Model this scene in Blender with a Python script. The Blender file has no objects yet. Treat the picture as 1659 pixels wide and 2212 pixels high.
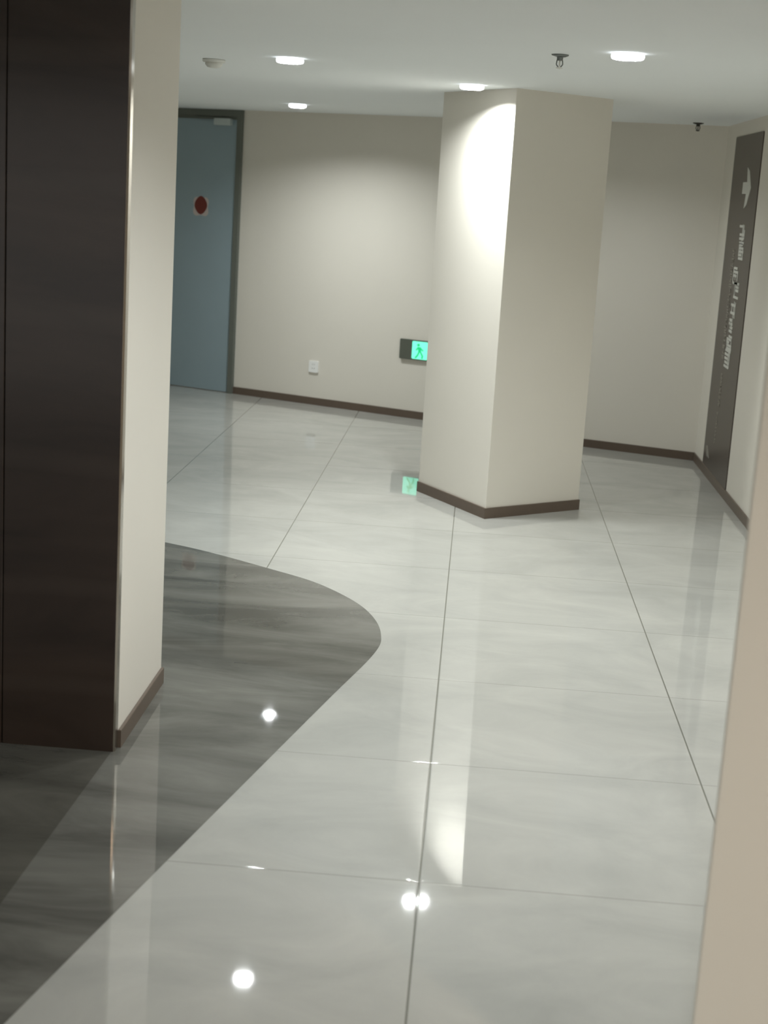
import bpy, bmesh, math, random
from mathutils import Vector, Matrix
random.seed(7)
scene = bpy.context.scene
COL = scene.collection
# ------------------------------------------------------------------ camera model
FW, FH = 1659, 2212
F_PX, PITCH, YAW, ROLL, EYE = 3276.2, 0.20877, 0.05243, 0.06105, 1.6568
H = 2.191                     # ceiling height
TX0, TY0, TILE = -0.0397, 3.4657, 0.8
cp, sp = math.cos(PITCH), math.sin(PITCH)
FWD = Vector((-math.sin(YAW)*cp, math.cos(YAW)*cp, -sp))
R0 = Vector((math.cos(YAW), math.sin(YAW), 0)); U0 = R0.cross(FWD)
RT = R0*math.cos(ROLL) + U0*math.sin(ROLL)
UP = -R0*math.sin(ROLL) + U0*math.cos(ROLL)
CAM = Vector((0, 0, EYE))

def ray(x, y):
    return FWD + RT*((x-FW/2)/F_PX) - UP*((y-FH/2)/F_PX)
def on_plane(x, y, p, n):
    """survey: where the sight line of a photo point meets a real plane"""
    d = ray(x, y); return CAM + d*((p-CAM).dot(n)/d.dot(n))

cd = bpy.data.cameras.new('camera'); cam = bpy.data.objects.new('camera', cd); COL.objects.link(cam)
M = Matrix((RT, UP, -FWD)).transposed().to_4x4(); M.translation = CAM
cam.matrix_world = M
cd.sensor_fit = 'VERTICAL'; cd.sensor_height = 36.0; cd.lens = F_PX/FH*36.0
cd.clip_start = 0.05; cd.clip_end = 100
cd.dof.use_dof = True; cd.dof.focus_distance = 6.0; cd.dof.aperture_fstop = 4.0
scene.camera = cam

# ------------------------------------------------------------------ materials
def lin(c):
    return tuple(((v/255)/12.92 if v/255 <= .04045 else ((v/255+.055)/1.055)**2.4) for v in c)+(1,)
def mat(name, rgb, rough=.5, spec=.5, metal=0, emit=None, strength=0, noise=0, nscale=20, bump=0, bscale=200, coat=0):
    m = bpy.data.materials.new(name); m.use_nodes = True
    nt = m.node_tree; b = nt.nodes['Principled BSDF']
    b.inputs['Base Color'].default_value = lin(rgb); b.inputs['Roughness'].default_value = rough
    b.inputs['Metallic'].default_value = metal; b.inputs['Specular IOR Level'].default_value = spec
    if coat: b.inputs['Coat Weight'].default_value = coat; b.inputs['Coat Roughness'].default_value = .05
    if emit:
        b.inputs['Emission Color'].default_value = lin(emit); b.inputs['Emission Strength'].default_value = strength
    if noise:
        g = nt.nodes.new('ShaderNodeNewGeometry'); n = nt.nodes.new('ShaderNodeTexNoise'); n.inputs['Scale'].default_value = nscale
        n.inputs['Detail'].default_value = 4
        nt.links.new(g.outputs['Position'], n.inputs['Vector'])
        mx = nt.nodes.new('ShaderNodeMix'); mx.data_type = 'RGBA'
        c = lin(rgb)
        mx.inputs[6].default_value = tuple(v*(1-noise) for v in c[:3])+(1,)
        mx.inputs[7].default_value = tuple(min(1, v*(1+noise)) for v in c[:3])+(1,)
        nt.links.new(n.outputs['Fac'], mx.inputs[0]); nt.links.new(mx.outputs[2], b.inputs['Base Color'])
    if bump:
        g = nt.nodes.new('ShaderNodeNewGeometry'); n = nt.nodes.new('ShaderNodeTexNoise'); n.inputs['Scale'].default_value = bscale
        nt.links.new(g.outputs['Position'], n.inputs['Vector'])
        bp = nt.nodes.new('ShaderNodeBump'); bp.inputs['Strength'].default_value = bump; bp.inputs['Distance'].default_value = .001
        nt.links.new(n.outputs['Fac'], bp.inputs['Height']); nt.links.new(bp.outputs['Normal'], b.inputs['Normal'])
    return m

M_WALL = mat('beige_wall_paint', (224, 219, 209), .55, .35, noise=.02, nscale=3, bump=.12, bscale=160)
M_CEIL = mat('white_ceiling_paint', (242, 246, 247), .8, .2, noise=.015, nscale=2)
M_BASE = mat('brown_skirting', (98, 85, 74), .4, .4, noise=.08, nscale=30)
M_DOOR = mat('blue_grey_door_paint', (150, 168, 176), .45, .4, noise=.03, nscale=5)
M_FRAME = mat('dark_grey_door_frame', (106, 110, 103), .45, .4)
M_CLOSER = mat('pale_grey_closer', (190, 200, 198), .4, .5)
M_SIGN = mat('brown_sign_board', (80, 71, 64), .35, .4, noise=.03, nscale=4)
M_LETTER = mat('pale_sign_lettering', (205, 205, 198), .5, .4)
M_LETTER2 = mat('dull_sign_lettering', (146, 141, 132), .5, .4)
M_WHITE = mat('white_plastic', (242, 242, 240), .4, .5)
M_SLOT = mat('dark_slot', (40, 40, 40), .6)
M_RING = mat('lamp_ring_added_glow', (235, 236, 234), .35, .5, emit=(246, 250, 255), strength=2.2)  # glow added to the ring to enlarge the bright disc like lens bloom
M_REFL = mat('white_lamp_reflector', (245, 246, 244), .3, .5)
M_CASE = mat('white_detector_case', (222, 222, 216), .5, .4)
M_STEEL = mat('sprinkler_metal', (120, 124, 122), .3, .5, metal=.8)
M_DARKMETAL = mat('dark_sprinkler_metal', (58, 55, 50), .4, .5, metal=.4)
M_BULB = mat('pale_bulb', (235, 235, 228), .1, .6)
M_RED = mat('red_sticker', (112, 50, 42), .5, .4, noise=.15, nscale=60)
M_PINK = mat('white_sticker_edge', (198, 187, 181), .5, .4)
M_EXITBODY = mat('dark_grey_exit_plate', (92, 96, 86), .35, .5)
M_EXITLIT = mat('lit_mint_panel', (60, 120, 95), .4, .5, emit=(120, 255, 212), strength=1.1)
M_EXITMAN = mat('lit_green_figure', (10, 90, 50), .4, .5, emit=(30, 222, 135), strength=.85)
M_LAMP = mat('lamp_diffuser', (255, 255, 255), .5, .3, emit=(246, 251, 250), strength=1420)
M_LAMPFILL = mat('fill_lamp_diffuser', (255, 255, 255), .5, .3, emit=(246, 251, 250), strength=620)  # for the added fill lamp behind the column
M_LAMPB = mat('bright_lamp_diffuser', (255, 255, 255), .5, .3, emit=(246, 251, 252), strength=1600)
M_LAMPW = mat('warm_lamp_diffuser', (255, 255, 255), .5, .3, emit=(255, 226, 196), strength=900)
M_TRIM = mat('polished_edge_strip', (165, 158, 148), .12, .6, metal=.9)

def stone_mat():
    m = mat('dark_brown_polished_stone', (60, 48, 41), .16, .5)
    nt = m.node_tree; b = nt.nodes['Principled BSDF']
    g = nt.nodes.new('ShaderNodeNewGeometry')
    mp = nt.nodes.new('ShaderNodeMapping'); mp.inputs['Scale'].default_value = (.35, .35, 1.1)
    n = nt.nodes.new('ShaderNodeTexNoise'); n.inputs['Scale'].default_value = 4; n.inputs['Detail'].default_value = 8; n.inputs['Distortion'].default_value = .8
    w = nt.nodes.new('ShaderNodeTexWave'); w.bands_direction = 'Z'; w.inputs['Scale'].default_value = .8; w.inputs['Distortion'].default_value = 3.5; w.inputs['Detail'].default_value = 4; w.inputs['Detail Scale'].default_value = .9
    r = nt.nodes.new('ShaderNodeValToRGB')
    r.color_ramp.elements[0].position = .3; r.color_ramp.elements[0].color = lin((50, 40, 34))
    r.color_ramp.elements[1].position = .75; r.color_ramp.elements[1].color = lin((70, 57, 49))
    r2 = nt.nodes.new('ShaderNodeValToRGB')
    r2.color_ramp.elements[0].position = .9; r2.color_ramp.elements[0].color = (0, 0, 0, 1)
    r2.color_ramp.elements[1].position = 1; r2.color_ramp.elements[1].color = (.10, .10, .10, 1)
    mx = nt.nodes.new('ShaderNodeMix'); mx.data_type = 'RGBA'; mx.inputs[7].default_value = lin((110, 98, 88))
    L = nt.links.new
    L(g.outputs['Position'], mp.inputs['Vector']); L(mp.outputs[0], n.inputs['Vector']); L(mp.outputs[0], w.inputs['Vector'])
    L(n.outputs['Fac'], r.inputs['Fac']); L(w.outputs['Fac'], r2.inputs['Fac'])
    L(r2.outputs['Color'], mx.inputs[0]); L(r.outputs['Color'], mx.inputs[6]); L(mx.outputs[2], b.inputs['Base Color'])
    return m
M_STONE = stone_mat()

def math_node(nt, op, a, b=None):
    n = nt.nodes.new('ShaderNodeMath'); n.operation = op
    for i, v in enumerate((a, b)):
        if v is None: continue
        if isinstance(v, (int, float)): n.inputs[i].default_value = v
        else: nt.links.new(v, n.inputs[i])
    return n.outputs[0]

def floor_mat(name, dark, deeper=False):
    m = bpy.data.materials.new(name); m.use_nodes = True
    nt = m.node_tree; b = nt.nodes['Principled BSDF']; L = nt.links.new
    g = nt.nodes.new('ShaderNodeNewGeometry')
    sx = nt.nodes.new('ShaderNodeSeparateXYZ'); L(g.outputs['Position'], sx.inputs[0])
    X, Y = sx.outputs[0], sx.outputs[1]
    mp = nt.nodes.new('ShaderNodeMapping')
    mp.inputs['Scale'].default_value = (.75, 2.6, 1) if dark else (1.3, 2.0, 1)
    mp.inputs['Rotation'].default_value = (0, 0, .12)
    L(g.outputs['Position'], mp.inputs['Vector'])
    n = nt.nodes.new('ShaderNodeTexNoise'); n.inputs['Scale'].default_value = 1.6 if dark else 1.5
    n.inputs['Detail'].default_value = 7; n.inputs['Roughness'].default_value = .62; n.inputs['Distortion'].default_value = .9
    L(mp.outputs[0], n.inputs['Vector'])
    ramp = nt.nodes.new('ShaderNodeValToRGB'); e = ramp.color_ramp.elements
    if dark:
        e[0].position = .33; e[0].color = lin((85, 84, 79)); e[1].position = .68; e[1].color = lin((123, 122, 116))
        if deeper: e[0].color = lin((72, 71, 65)); e[1].color = lin((100, 98, 91))
    else:
        e[0].position = .3; e[0].color = lin((163, 163, 158)); e[1].position = .75; e[1].color = lin((181, 180, 174))
    L(n.outputs['Fac'], ramp.inputs['Fac'])
    col = ramp.outputs['Color']
    if dark:
        w = nt.nodes.new('ShaderNodeTexWave'); w.bands_direction = 'Y'; w.inputs['Scale'].default_value = .42
        w.inputs['Distortion'].default_value = 9; w.inputs['Detail'].default_value = 4; w.inputs['Detail Scale'].default_value = .8
        L(mp.outputs[0], w.inputs['Vector'])
        mx = nt.nodes.new('ShaderNodeMix'); mx.data_type = 'RGBA'; mx.blend_type = 'MULTIPLY'; mx.inputs[0].default_value = .3
        L(col, mx.inputs[6]); L(w.outputs['Color'], mx.inputs[7])
        rw = nt.nodes.new('ShaderNodeValToRGB'); rw.color_ramp.elements[0].color = (.6, .6, .6, 1)
        L(w.outputs['Fac'], rw.inputs['Fac']); L(rw.outputs['Color'], mx.inputs[7]); mx.inputs[0].default_value = .35
        col = mx.outputs[2]
    else:
        u = math_node(nt, 'DIVIDE', math_node(nt, 'SUBTRACT', X, TX0), TILE)
        v = math_node(nt, 'DIVIDE', math_node(nt, 'SUBTRACT', Y, TY0), TILE)
        def edge(a):
            f = math_node(nt, 'FRACT', a)
            d = math_node(nt, 'MINIMUM', f, math_node(nt, 'SUBTRACT', 1, f))
            return math_node(nt, 'MULTIPLY', d, TILE)
        du, dv = edge(u), edge(v)
        d = math_node(nt, 'MINIMUM', du, dv)
        ju = math_node(nt, 'LESS_THAN', du, .0024)
        jv = math_node(nt, 'LESS_THAN', dv, .0018)
        j = math_node(nt, 'MAXIMUM', ju, math_node(nt, 'MULTIPLY', jv, .5))
        mx = nt.nodes.new('ShaderNodeMix'); mx.data_type = 'RGBA'; mx.inputs[7].default_value = lin((112, 112, 104))
        L(col, mx.inputs[6]); L(j, mx.inputs[0]); col = mx.outputs[2]
        # each tile is laid with a minute tilt of its own
        iu, iv = math_node(nt, 'FLOOR', u), math_node(nt, 'FLOOR', v)
        cb = nt.nodes.new('ShaderNodeCombineXYZ'); L(iu, cb.inputs[0]); L(iv, cb.inputs[1])
        wn = nt.nodes.new('ShaderNodeTexWhiteNoise'); wn.noise_dimensions = '2D'; L(cb.outputs[0], wn.inputs['Vector'])
        sc = nt.nodes.new('ShaderNodeSeparateColor'); L(wn.outputs['Color'], sc.inputs[0])
        par = math_node(nt, 'SUBTRACT', math_node(nt, 'MULTIPLY', math_node(nt, 'PINGPONG', iu, 1), 2), 1)
        nx = math_node(nt, 'ADD', math_node(nt, 'MULTIPLY', par, .0062), math_node(nt, 'MULTIPLY', math_node(nt, 'SUBTRACT', sc.outputs[0], .5), .001))
        ny = math_node(nt, 'MULTIPLY', math_node(nt, 'SUBTRACT', sc.outputs[1], .5), .002)
        nc = nt.nodes.new('ShaderNodeCombineXYZ'); L(nx, nc.inputs[0]); L(ny, nc.inputs[1]); nc.inputs[2].default_value = 1
        nn = nt.nodes.new('ShaderNodeVectorMath'); nn.operation = 'NORMALIZE'; L(nc.outputs[0], nn.inputs[0])
        bp = nt.nodes.new('ShaderNodeBump'); bp.inputs['Strength'].default_value = .6; bp.inputs['Distance'].default_value = .0006
        mr = nt.nodes.new('ShaderNodeMapRange'); mr.inputs['From Min'].default_value = .001; mr.inputs['From Max'].default_value = .006; mr.interpolation_type = 'SMOOTHSTEP'
        L(d, mr.inputs['Value']); L(mr.outputs[0], bp.inputs['Height']); L(nn.outputs[0], bp.inputs['Normal'])
        L(bp.outputs['Normal'], b.inputs['Normal'])
    L(col, b.inputs['Base Color'])
    b.inputs['Roughness'].default_value = .024 if not dark else .024
    b.inputs['IOR'].default_value = 1.52
    return m
M_FLOOR = floor_mat('polished_light_grey_tile', False)
M_INLAY = floor_mat('polished_dark_grey_stone', True)
M_LOBBY = floor_mat('polished_charcoal_stone', True, True)

# ------------------------------------------------------------------ mesh helpers
def link(name, bm, material, parent=None, smooth=False):
    me = bpy.data.meshes.new(name)
    bmesh.ops.recalc_face_normals(bm, faces=bm.faces[:])
    bm.to_mesh(me); bm.free()
    me.materials.append(material)
    if smooth:
        for p in me.polygons: p.use_smooth = True
    o = bpy.data.objects.new(name, me); COL.objects.link(o)
    if parent: o.parent = parent
    return o
def struct(o):
    o['kind'] = 'structure'; return o
def prism(bm, pts, z0, z1):
    """vertical prism over a plan polygon"""
    lo = [bm.verts.new((p[0], p[1], z0)) for p in pts]; hi = [bm.verts.new((p[0], p[1], z1)) for p in pts]
    bm.faces.new(lo[::-1]); bm.faces.new(hi)
    n = len(pts)
    for i in range(n): bm.faces.new((lo[i], lo[(i+1) % n], hi[(i+1) % n], hi[i]))
def bevel_edges(bm, w, seg=2, test=None):
    es = [e for e in bm.edges if (test is None or test(e))]
    bmesh.ops.bevel(bm, geom=es, offset=w, segments=seg, profile=.5, affect='EDGES')
def vertical(e):
    a, b = e.verts[0].co, e.verts[1].co
    return abs(a.x-b.x) < 1e-5 and abs(a.y-b.y) < 1e-5
def slab_along(bm, a, b, t, z0, z1, side):
    """box standing on segment a-b, thickness t towards `side` (unit plan vector)"""
    a, b, s = Vector(a), Vector(b), Vector(side)
    prism(bm, [a, b, b+s*t, a+s*t], z0, z1)
def lathe(bm, prof, seg=48, c=(0, 0, 0), close=False):
    rings = []
    for r, z in prof:
        if r < 1e-6: rings.append([bm.verts.new((c[0], c[1], c[2]+z))])
        else: rings.append([bm.verts.new((c[0]+r*math.cos(2*math.pi*i/seg), c[1]+r*math.sin(2*math.pi*i/seg), c[2]+z)) for i in range(seg)])
    pairs = list(zip(rings, rings[1:]))
    if close: pairs.append((rings[-1], rings[0]))
    for p, q in pairs:
        for i in range(seg):
            j = (i+1) % seg
            if len(p) == 1 and len(q) == 1: continue
            if len(p) == 1: bm.faces.new((p[0], q[i], q[j]))
            elif len(q) == 1: bm.faces.new((p[i], p[j], q[0]))
            else: bm.faces.new((p[i], p[j], q[j], q[i]))
class Face:
    """local frame on a vertical surface: o origin on the floor, u along, n outwards"""
    def __init__(s, o, u):
        s.o = Vector((o[0], o[1], 0)); s.u = Vector((u[0], u[1], 0)).normalized()
        s.n = Vector((s.u.y, -s.u.x, 0))
    def p(s, a, z, d=0): return s.o + s.u*a + Vector((0, 0, z)) + s.n*d
    def uz(s, x, y, d=0):
        q = on_plane(x, y, s.o+s.n*d, s.n); return (q-s.o).dot(s.u), q.z
def plate(bm, F, poly, d0, d1):
    """extrude a polygon given in (along, z) on a Face from depth d0 to d1"""
    lo = [bm.verts.new(F.p(a, z, d0)) for a, z in poly]; hi = [bm.verts.new(F.p(a, z, d1)) for a, z in poly]
    bm.faces.new(lo); bm.faces.new(hi[::-1]); n = len(poly)
    for i in range(n): bm.faces.new((lo[i], hi[i], hi[(i+1) % n], lo[(i+1) % n]))
def rect(a0, z0, a1, z1): return [(a0, z0), (a1, z0), (a1, z1), (a0, z1)]
def rrect(a0, z0, a1, z1, r, k=5):
    out = []
    for cx, cz, s in ((a1-r, z1-r, 0), (a0+r, z1-r, 90), (a0+r, z0+r, 180), (a1-r, z0+r, 270)):
        for i in range(k+1):
            t = math.radians(s+90*i/k); out.append((cx+r*math.cos(t), cz+r*math.sin(t)))
    return out
def thing(name, label, cat, loc, group=None):
    o = bpy.data.objects.new(name, None); COL.objects.link(o); o.location = loc; o.empty_display_size = .1
    o['label'] = label; o['category'] = cat
    if group: o['group'] = group
    return o
def world_part(name, bm, material, root, smooth=False):
    bmesh.ops.translate(bm, verts=bm.verts[:], vec=-root.location)
    return link(name, bm, material, root, smooth)

# ------------------------------------------------------------------ plan of the hall
PF, PL, PR = Vector((.121, 7.829)), Vector((-.258, 8.458)), Vector((.635, 8.254))   # column corners
PB = PL + PR - PF
BW_R, BW_L = Vector((-.335, 11.216)), Vector((-1.886, 11.939))
BU = (BW_R-BW_L).normalized()                                        # along the back wall, left to right
BN = Vector((BU.y, -BU.x))                                           # towards the hall
RC = Vector((1.536, 10.2)); RBU = Vector((.746, -.279)).normalized()
RBN = Vector((RBU.y, -RBU.x))
XR = 1.535                                                           # right wall plane
XL = -.965                                                           # left wall end face plane
back_a = BW_L - BU*3.2; back_b = BW_L + BU*2.15
rb_a = RC - RBU*1.42

# floor and ceiling
bm = bmesh.new(); prism(bm, [(-4.6, -3.2), (5.0, -3.2), (5.0, 14.4), (-4.6, 14.4)], -.08, 0)
floor = struct(link('floor', bm, M_FLOOR))
curve = [(-4.6, 8.35), (-3.4, 7.82), (-2.3, 7.26), (-1.379, 6.791), (-1.114, 6.641), (-.831, 6.439), (-.606, 6.26), (-.426, 6.022), (-.325, 5.80), (-.275, 5.56),
         (-.283, 5.308), (-.406, 4.72), (-.618, 3.70), (-.751, 3.062), (-.84, 2.63), (-1.26, .6), (-2.03, -3.1)]
def catmull(P, k=8):
    out = []
    for i in range(len(P)-1):
        p0, p1, p2, p3 = (Vector(P[max(i-1, 0)]), Vector(P[i]), Vector(P[i+1]), Vector(P[min(i+2, len(P)-1)]))
        for j in range(k):
            t = j/k
            out.append(.5*((2*p1)+(p2-p0)*t+(2*p0-5*p1+4*p2-p3)*t*t+(3*p1-p0-3*p2+p3)*t**3))
    out.append(Vector(P[-1])); return out
bm = bmesh.new(); pts = [tuple(p) for p in catmull(curve)] + [(-4.6, -3.1)]
vs = [bm.verts.new((p[0], p[1], .0007)) for p in pts]; bm.faces.new(vs)
inlay = link('stone_inlay', bm, M_INLAY, floor)
if inlay.data.polygons[0].normal.z < 0: inlay.data.flip_normals()
inlay['label'] = 'dark grey stone inlay with a curved edge'
LAMPS = [('round ceiling light above the dark curved floor, left of the column', -.882, 6.785),
         ('farthest round ceiling light, close to the back wall', -1.31, 10.581),
         ('round ceiling light right in front of the lit face of the column', -.102, 7.78),
         ('largest round ceiling light, at the upper right above the aisle', .478, 5.737)]
HIDDEN = [('round ceiling light just beyond the top edge of the photo', .27, 3.95, 3),
          ('added round fill light over the aisle behind the viewer', .15, .4, 0),  # unseen lamp added as fill from behind
          ('added round fill light hidden behind the column', .40, 9.35, 2),  # unseen lamp added to brighten the right back wall
          ('round warm ceiling light in the side corridor', 3.0, 3.2, 1),
          ('round warm ceiling light beside the near wall end', 1.35, 1.2, 1)]
bm = bmesh.new(); vs = [bm.verts.new((x, y, .0011)) for x, y in ((-4.4, -3.1), (-1.115, -3.1), (-.974, 4.149), (-4.4, 4.149))]; bm.faces.new(vs)
lob = link('lobby_stone', bm, M_LOBBY, floor)
if lob.data.polygons[0].normal.z < 0: lob.data.flip_normals()
lob['label'] = 'charcoal stone floor in front of the brown cladding'
bm = bmesh.new()                                                     # plasterboard sheet with a round cut-out for every recessed lamp
def loop(pts):
    v = [bm.verts.new((p[0], p[1], H)) for p in pts]
    return [bm.edges.new((v[i], v[(i+1) % len(v)])) for i in range(len(v))]
es = loop([(-4.6, -3.2), (5.0, -3.2), (5.0, 14.4), (-4.6, 14.4)])
for _, x, y in [l[:3] for l in LAMPS+HIDDEN]:
    es += loop([(x+.053*math.cos(2*math.pi*i/40), y+.053*math.sin(2*math.pi*i/40)) for i in range(40)])
bmesh.ops.triangle_fill(bm, use_beauty=True, edges=es)
for f in bm.faces:
    if f.normal.z > 0: f.normal_flip()
v = [bm.verts.new((x, y, H+.12)) for x, y in ((-4.6, -3.2), (5.0, -3.2), (5.0, 14.4), (-4.6, 14.4))]; bm.faces.new(v)
me = bpy.data.meshes.new('ceiling'); bm.to_mesh(me); bm.free(); me.materials.append(M_CEIL)
ceil_o = struct(bpy.data.objects.new('ceiling', me)); COL.objects.link(ceil_o)

# walls
def wall(name, pts, material=M_WALL, bev=0):
    bm = bmesh.new(); prism(bm, [tuple(p) for p in pts], 0, H)
    if bev: bevel_edges(bm, bev, 4, vertical)
    o = link(name, bm, material, smooth=False); return struct(o)
wall('wall_back', [back_a, back_b, back_b-BN*.2, back_a-BN*.2])
rb_b = RC + RBU*.25
wall('wall_back_right', [rb_a, rb_b, rb_b-RBN*.2, rb_a-RBN*.2])
wall('wall_back_return', [rb_a, rb_a-RBN*.2, back_b-BN*.2, back_b])
wall('wall_right', [(XR, RC.y+.02), (XR, 5.2), (XR+.2, 5.2), (XR+.2, RC.y+.02)])
wall('wall_right_far', [(4.8, -3.2), (5.0, -3.2), (5.0, 5.4), (4.8, 5.4)])
wall('wall_right_corridor', [(XR+.2, 5.2), (4.8, 5.2), (4.8, 5.4), (XR+.2, 5.4)])
wall('wall_right_near', [(.456, 2.4), (2.3, 2.4), (2.3, 2.75), (.53, 2.75)], bev=.006)
wall('wall_left_far', [(-4.6, -3.0), (-4.4, -3.0), (-4.4, 14.4), (-4.6, 14.4)])
wall('wall_left', [(XL, 4.186), (XL, 4.80), (-4.4, 4.80), (-4.4, 4.186)])
wall('wall_column', [PF, PR, PB, PL], bev=.003)

# dark stone cladding on the front of the left wall: two slabs with an open joint, polished edge strip
bm = bmesh.new(); prism(bm, [(-1.300, 4.150), (XL-.005, 4.150), (XL-.005, 4.186), (-1.300, 4.186)], 0, H); bevel_edges(bm, .0015, 1, vertical)
struct(link('trim_1', bm, M_STONE))
bm = bmesh.new(); prism(bm, [(-2.30, 4.150), (-1.3025, 4.150), (-1.3025, 4.186), (-2.30, 4.186)], 0, H); bevel_edges(bm, .0015, 1, vertical)
struct(link('trim_2', bm, M_STONE))
bm = bmesh.new()
prism(bm, [(XL-.005, 4.1505), (XL-.0045, 4.1505), (XL+.0005, 4.1555), (XL+.0005, 4.1865), (XL-.005, 4.1865)], 0, H)
struct(link('trim_3', bm, M_TRIM))

# skirting
BH, BT = .056, .010
def skirt(name, a, b, n, ext=(0, 0)):
    a, b, n = Vector(a), Vector(b), Vector(n); u = (b-a).normalized(); a = a-u*ext[0]; b = b+u*ext[1]
    bm = bmesh.new(); slab_along(bm, a, b, BT, 0, BH, n)
    bevel_edges(bm, .002, 1, lambda e: e.verts[0].co.z > BH-.001 and e.verts[1].co.z > BH-.001)
    return struct(link(name, bm, M_BASE))
skirt('baseboard_back', BW_L, back_b, BN)
skirt('baseboard_back_right', rb_a, RC, RBN)
skirt('baseboard_right', (XR, 10.19), (XR, 5.2), (-1, 0))
nl = Vector((-(PF-PL).normalized().y*-1, -(PF-PL).normalized().x)); nl = Vector(((PF-PL).normalized().y, -(PF-PL).normalized().x))
if nl.dot(PF-PB) < 0: nl = -nl
nr = Vector(((PR-PF).normalized().y, -(PR-PF).normalized().x))
if nr.dot(PF-PB) < 0: nr = -nr
bm = bmesh.new()                                                     # one mitred band round the two seen sides of the column
def off(p, n1, n2, t):
    k = (1+n1.dot(n2)); return p+(n1+n2)*(t/k)
prism(bm, [PL, PF, PR, PR+nr*BT, off(PF, nl, nr, BT), PL+nl*BT], 0, BH)
struct(link('baseboard_column', bm, M_BASE))
skirt('baseboard_left', (XL, 4.187), (XL, 4.80), (1, 0))
skirt('baseboard_right_near', (.47, 2.4), (2.29, 2.4), (0, -1))

# ------------------------------------------------------------------ door in the back wall
FB = Face(BW_L, BU)                                                  # along = 0 at the right foot of the door frame
door = thing('door_1', 'blue-grey door in a dark frame at the left end of the back wall', 'door', (BW_L.x, BW_L.y, 0)); door['kind'] = 'structure'
DW = .98
bm = bmesh.new()
plate(bm, FB, rect(-.045, 0, 0, H-.001), 0, .03); plate(bm, FB, rect(-DW, 0, -DW+.055, H-.001), 0, .03)
plate(bm, FB, rect(-DW+.055, H-.05, -.045, H-.001), 0, .03); plate(bm, FB, rect(-DW+.055, H-.072, -.045, H-.05), 0, .018)
world_part('door_frame', bm, M_FRAME, door)
bm = bmesh.new(); plate(bm, FB, rect(-DW+.058, .006, -.047, H-.074), .002, .012)
leaf = world_part('door_leaf', bm, M_DOOR, door)
a0, z0 = FB.uz(472, 269); a1, z1 = FB.uz(505, 260)
bm = bmesh.new(); plate(bm, FB, rrect(a0-.01, z0-.005, a1, z1+.01, .008), .012, .05)
world_part('door_closer', bm, M_CLOSER, door)
bm = bmesh.new(); plate(bm, FB, rect(a0-.20, z1+.004, a0-.01, z1+.016), .03, .038)
world_part('closer_arm', bm, M_FRAME, door)
bm = bmesh.new(); plate(bm, FB, rrect(-DW+.10, .96, -DW+.14, 1.12, .015), .012, .02)
lv = world_part('door_handle', bm, M_CLOSER, door)

# sticker on the door
ca, cz = FB.uz(436, 446)
st = thing('door_sticker', 'small round red sticker with a pale scalloped edge on the blue-grey door', 'sticker', FB.p(ca, cz, .012))
bm = bmesh.new(); poly = []
for i in range(64):
    t = 2*math.pi*i/64; r = .078+.012*math.cos(4*t+math.pi)
    poly.append((ca+r*math.cos(t)*1.0, cz+r*math.sin(t)*1.0))
plate(bm, FB, poly, .0122, .0135); e_ = world_part('pale_edge', bm, M_PINK, st)
bm = bmesh.new(); poly = []
for i in range(64):
    t = 2*math.pi*i/64; r = .057+.002*math.cos(4*t)
    poly.append((ca+r*math.cos(t)*1.02, cz+.010+r*math.sin(t)*1.2))
plate(bm, FB, poly, .0135, .0148); world_part('red_centre', bm, M_RED, st)

# ------------------------------------------------------------------ socket on the back wall
a0, z0 = FB.uz(668, 803); a1, z1 = FB.uz(690, 774)
sk = thing('wall_socket', 'small white socket plate low on the back wall', 'socket', FB.p((a0+a1)/2, z0, 0))
bm = bmesh.new(); plate(bm, FB, rrect(a0, z0, a0+.083, z0+.088, .006), 0, .012); bevel_edges(bm, .0015, 1)
world_part('cover_plate', bm, M_WHITE, sk)
ac = a0+.0415
for poly in (rect(ac-.0092, z0+.058, ac-.0068, z0+.066), rect(ac+.0068, z0+.058, ac+.0092, z0+.066),
             [(ac-.0125, z0+.0345), (ac-.0085, z0+.0265), (ac-.006, z0+.028), (ac-.010, z0+.036)],
             [(ac+.006, z0+.028), (ac+.0085, z0+.0265), (ac+.0125, z0+.0345), (ac+.010, z0+.036)]):
    bm = bmesh.new(); plate(bm, FB, poly, .0121, .0126); world_part('pin_slot', bm, M_SLOT, sk)

# ------------------------------------------------------------------ exit sign on the back wall
a0, zb = FB.uz(865, 772); _, zt = FB.uz(865, 732); al, _ = FB.uz(893, 755); ar, _ = FB.uz(927, 755)
ex = thing('exit_sign', 'green lit exit sign low on the back wall beside the column', 'sign', FB.p(a0, zb, 0))
wsq = ar-al
bm = bmesh.new(); plate(bm, FB, rrect(a0, zb-.004, ar+.012, zt+.006, .006), 0, .022); bevel_edges(bm, .0015, 1)
world_part('plate', bm, M_EXITBODY, ex)
p0, p1 = zb+.004, zt-.002
bm = bmesh.new(); plate(bm, FB, rrect(al, p0, ar, p1, .010), .0221, .0236)
lit = world_part('lit_panel', bm, M_EXITLIT, ex); lit['label'] = 'glowing mint green panel'
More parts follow.
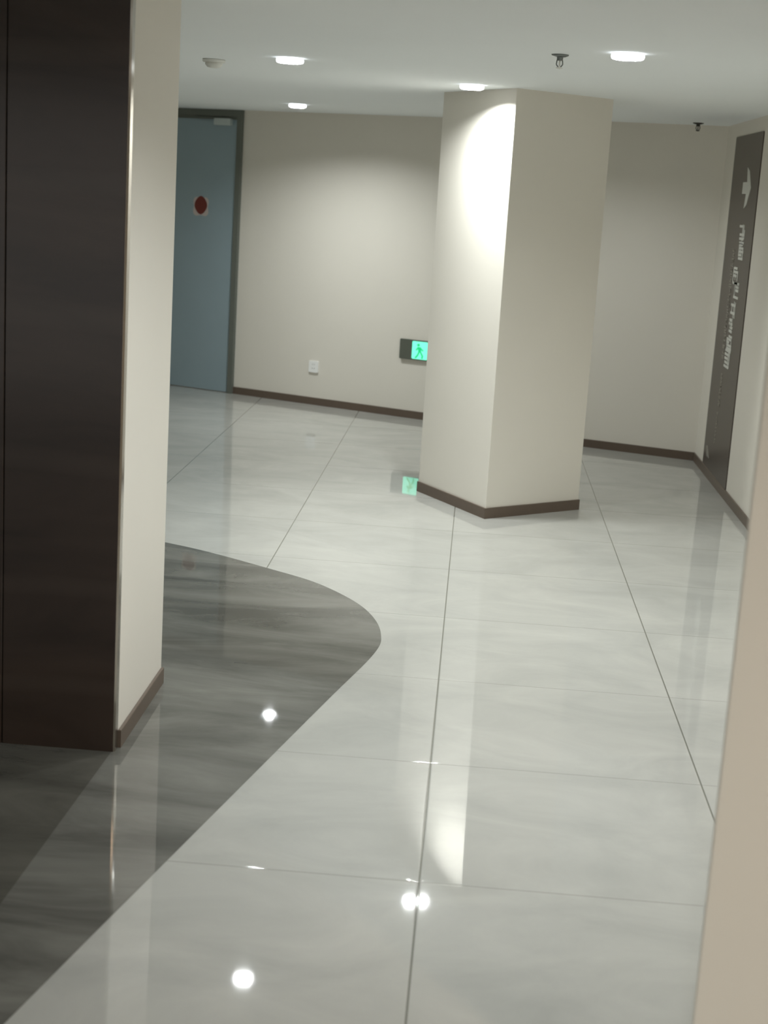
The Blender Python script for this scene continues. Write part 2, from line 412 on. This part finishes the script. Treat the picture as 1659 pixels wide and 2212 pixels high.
# running figure on the panel
def P(u, v): return (al+u*wsq, p0+v*(p1-p0))
bm = bmesh.new()
head = [P(.40+.085*math.cos(2*math.pi*i/20), .80+.075*math.sin(2*math.pi*i/20)) for i in range(20)]
plate(bm, FB, head, .0237, .0243)
for poly in ([(.36, .70), (.56, .68), (.60, .40), (.42, .40)],               # torso
             [(.56, .66), (.74, .52), (.70, .46), (.54, .56)],               # arm forward
             [(.36, .68), (.24, .52), (.30, .48), (.42, .60)],               # arm back
             [(.50, .42), (.60, .42), (.74, .20), (.70, .03), (.62, .05), (.64, .20)],   # leg forward
             [(.42, .42), (.52, .42), (.42, .20), (.28, .03), (.20, .08), (.34, .24)]):  # leg back
    plate(bm, FB, [P(*q) for q in poly], .0237, .0243)
world_part('running_figure', bm, M_EXITMAN, ex)

# ------------------------------------------------------------------ wayfinding board on the right wall
FR = Face((XR, RC.y), (0, -1))                                        # along = distance from the far corner towards the viewer
aL = FR.uz(1518, 975)[0]; aR = FR.uz(1567, 1052)[0]
aL2 = FR.uz(1597, 300)[0]; aR2 = FR.uz(1654, 290)[0]
A0, A1 = (aL+aL2)/2, (aR+aR2)/2
zt = FR.uz(1622, 290)[1]; zt = min(zt, H-.03)
sg = thing('wayfinding_sign', 'tall brown direction board with pale arrow and lettering on the right wall', 'sign', FR.p((A0+A1)/2, BH, 0))
bm = bmesh.new(); plate(bm, FR, rrect(A0, BH, A1, zt, .012), 0, .006); bevel_edges(bm, .001, 1)
world_part('board', bm, M_SIGN, sg)
D0, D1 = .0061, .008
def px_poly(pp): return [FR.uz(x, y, D1) for x, y in pp]
# arrow pointing towards the viewer along the wall
ta, tz = FR.uz(1622, 404, D1); sa, _ = FR.uz(1604, 406, D1); ha, _ = FR.uz(1612.5, 406, D1)
bm = bmesh.new()
zc = FR.uz(1612, 406, D1)[1]; hh = .118; sh = .034
plate(bm, FR, [(sa, zc-sh), (ha, zc-sh), (ha-.03, zc-hh), (ha+.05, zc-hh*.82), (ta, zc), (ha+.05, zc+hh*.82), (ha-.03, zc+hh), (ha, zc+sh), (sa, zc+sh)], D0, D1)
arrow = world_part('arrow', bm, M_LETTER, sg); arrow['label'] = 'pale arrow at the top of the board'
def glyph(bm, ac, zc, w, h, seed, n=6, t=.018):
    rg = random.Random(seed)
    rows = [zc-h/2+h*(i+.5)/n for i in range(n)]
    for i, z in enumerate(rows):
        if rg.random() < .7:
            l = w*rg.uniform(.45, 1); o = rg.uniform(-.5, .5)*(w-l)
            plate(bm, FR, rect(ac+o-l/2, z-t/2, ac+o+l/2, z+t/2), D0, D1)
    for k in range(3):
        x = ac+w*rg.uniform(-.42, .42); za = zc-h/2+h*rg.uniform(0, .3); zb_ = zc+h/2-h*rg.uniform(0, .4)
        plate(bm, FR, rect(x-t*.7, za, x+t*.7, zb_), D0+.0002, D1+.0003)
# the large characters of the column, read downwards, each a part
for i, (x, y, ww, hh_) in enumerate(((1602, 507, .21, .12), (1600, 544, .19, .10), (1589, 596, .20, .11), (1590, 628, .20, .10), (1583, 668, .17, .12), (1579, 700, .16, .11), (1574.5, 740, .20, .09), (1570, 775, .22, .12))):
    ac_, zc_ = FR.uz(x, y, D1); bm = bmesh.new(); glyph(bm, ac_, zc_, ww, hh_, 11+i, n=5, t=.015)
    world_part('character', bm, M_LETTER, sg)
# a fainter small line beside them and the two thin lines below
bm = bmesh.new()
for i in range(22):
    y = 540+i*11; x = 1585-(y-540)*.105
    a_, z_ = FR.uz(x, y, D1); glyph(bm, a_, z_, .09, .026, 60+i, n=2, t=.007)
world_part('small_lettering', bm, M_LETTER2, sg)
bm = bmesh.new()
for i in range(9):
    y = 810+i*8; x = 1559-(y-810)*.105
    a_, z_ = FR.uz(x, y, D1); glyph(bm, a_, z_, .07, .018, 90+i, n=2, t=.006)
world_part('small_lettering', bm, M_LETTER2, sg)
bm = bmesh.new()
for i in range(9):
    y = 893+i*8; x = 1549.5-(y-893)*.105
    a_, z_ = FR.uz(x, y, D1); glyph(bm, a_, z_, .05, .016, 120+i, n=2, t=.005)
world_part('small_lettering', bm, M_LETTER2, sg)
bm = bmesh.new()
plate(bm, FR, px_poly([(1524.5, 962), (1528, 962), (1530.5, 990), (1526, 985)]), D0, D1)
world_part('pale_mark', bm, M_LETTER2, sg)

# ------------------------------------------------------------------ ceiling fittings
def make_lamp(name, label, x, y, material):
    t = thing(name, label, 'ceiling light', (x, y, H), 'recessed round ceiling lights')
    bm = bmesh.new(); lathe(bm, [(.048, .004), (.048, -.022), (.0495, -.0235), (.0515, -.022), (.0525, .005)], 48, close=True)
    link('reflector', bm, M_REFL, t, True)
    bm = bmesh.new(); lathe(bm, [(.0526, -.0002), (.0520, -.0215), (.0545, -.0225), (.0590, -.0195), (.0612, -.012), (.0602, -.005), (.057, -.0002)], 48, close=True)
    link('trim_ring', bm, M_RING, t, True)
    bm = bmesh.new(); lathe(bm, [(0, .003), (.0478, .003)], 48)
    d = link('diffuser', bm, material, t)
    d.data.flip_normals() if d.data.polygons[0].normal.z > 0 else None
    return t
for lb, x, y in LAMPS: make_lamp('ceiling_light', lb, x, y, M_LAMP)
for lb, x, y, wm in HIDDEN: make_lamp('ceiling_light', lb, x, y, (M_LAMP, M_LAMPW, M_LAMPFILL, M_LAMPB)[wm])

def sprinkler(name, label, x, y, metal, tip, s=1.0):
    t = thing(name, label, 'sprinkler', (x, y, H)); r = s
    bm = bmesh.new(); lathe(bm, [(0, -.0005), (.033*r, -.0005), (.032*r, -.004), (.020*r, -.009), (.012*r, -.010), (.0115*r, -.022), (0, -.022)], 32)
    link('escutcheon', bm, metal, t, True)
    bm = bmesh.new()
    for sg_ in (-1, 1):
        c0 = Vector((sg_*.010*r, 0, -.021)); c1 = Vector((sg_*.012*r, 0, -.036)); c2 = Vector((sg_*.004*r, 0, -.046))
        for p, q in ((c0, c1), (c1, c2)):
            d = (q-p); side = Vector((0, .0022*r, 0)); nn = d.cross(side).normalized()*.0022*r
            vs = [bm.verts.new(v) for v in (p-side-nn, p+side-nn, p+side+nn, p-side+nn, q-side-nn, q+side-nn, q+side+nn, q-side+nn)]
            for f in ((0, 1, 2, 3), (7, 6, 5, 4), (0, 4, 5, 1), (1, 5, 6, 2), (2, 6, 7, 3), (3, 7, 4, 0)): bm.faces.new([vs[k] for k in f])
    link('frame_arms', bm, metal, t)
    bm = bmesh.new(); lathe(bm, [(0, -.022), (.003, -.023), (.0032, -.040), (0, -.044)], 16); link('glass_bulb', bm, M_BULB if tip else metal, t, True)
    bm = bmesh.new(); lathe(bm, [(0, -.045), (.006*r, -.045), (.013*r, -.048), (.0125*r, -.050), (0, -.053)], 24)
    link('deflector', bm, tip or metal, t, True)
    return t
sprinkler('sprinkler_head', 'small grey sprinkler head hanging from the ceiling right of the column', .243, 5.93, M_STEEL, M_BULB)
q = on_plane(1507, 283, Vector((0, 10.0, 0)), Vector((0, 1, 0)))
sprinkler('sprinkler_head', 'small dark sprinkler head near the top of the far right wall', q.x, 10.0, M_DARKMETAL, None, 1.05)
sd = thing('smoke_detector', 'pale round smoke detector on the ceiling above the door', 'smoke detector', (-1.27, 7.1, H))
bm = bmesh.new(); lathe(bm, [(0, -.0005), (.052, -.0005), (.052, -.010), (.048, -.014), (0, -.014)], 40); link('mounting_base', bm, M_CASE, sd, True)
bm = bmesh.new(); lathe(bm, [(.038, -.014), (.040, -.022), (.030, -.034), (.018, -.038), (0, -.0385)], 40); link('sensor_dome', bm, M_CASE, sd, True)

# ------------------------------------------------------------------ world and render look
w = bpy.data.worlds.new('world'); scene.world = w; w.use_nodes = True
w.node_tree.nodes['Background'].inputs[0].default_value = (.62, .61, .58, 1)
scene.view_settings.view_transform = 'Standard'; scene.view_settings.look = 'None'
scene.view_settings.gamma = 1; scene.view_settings.use_curve_mapping = False
scene.view_settings.exposure = 0.12
try:
    c = scene.cycles
    c.max_bounces = 14; c.diffuse_bounces = 8; c.glossy_bounces = 6; c.sample_clamp_indirect = 6
except Exception: pass
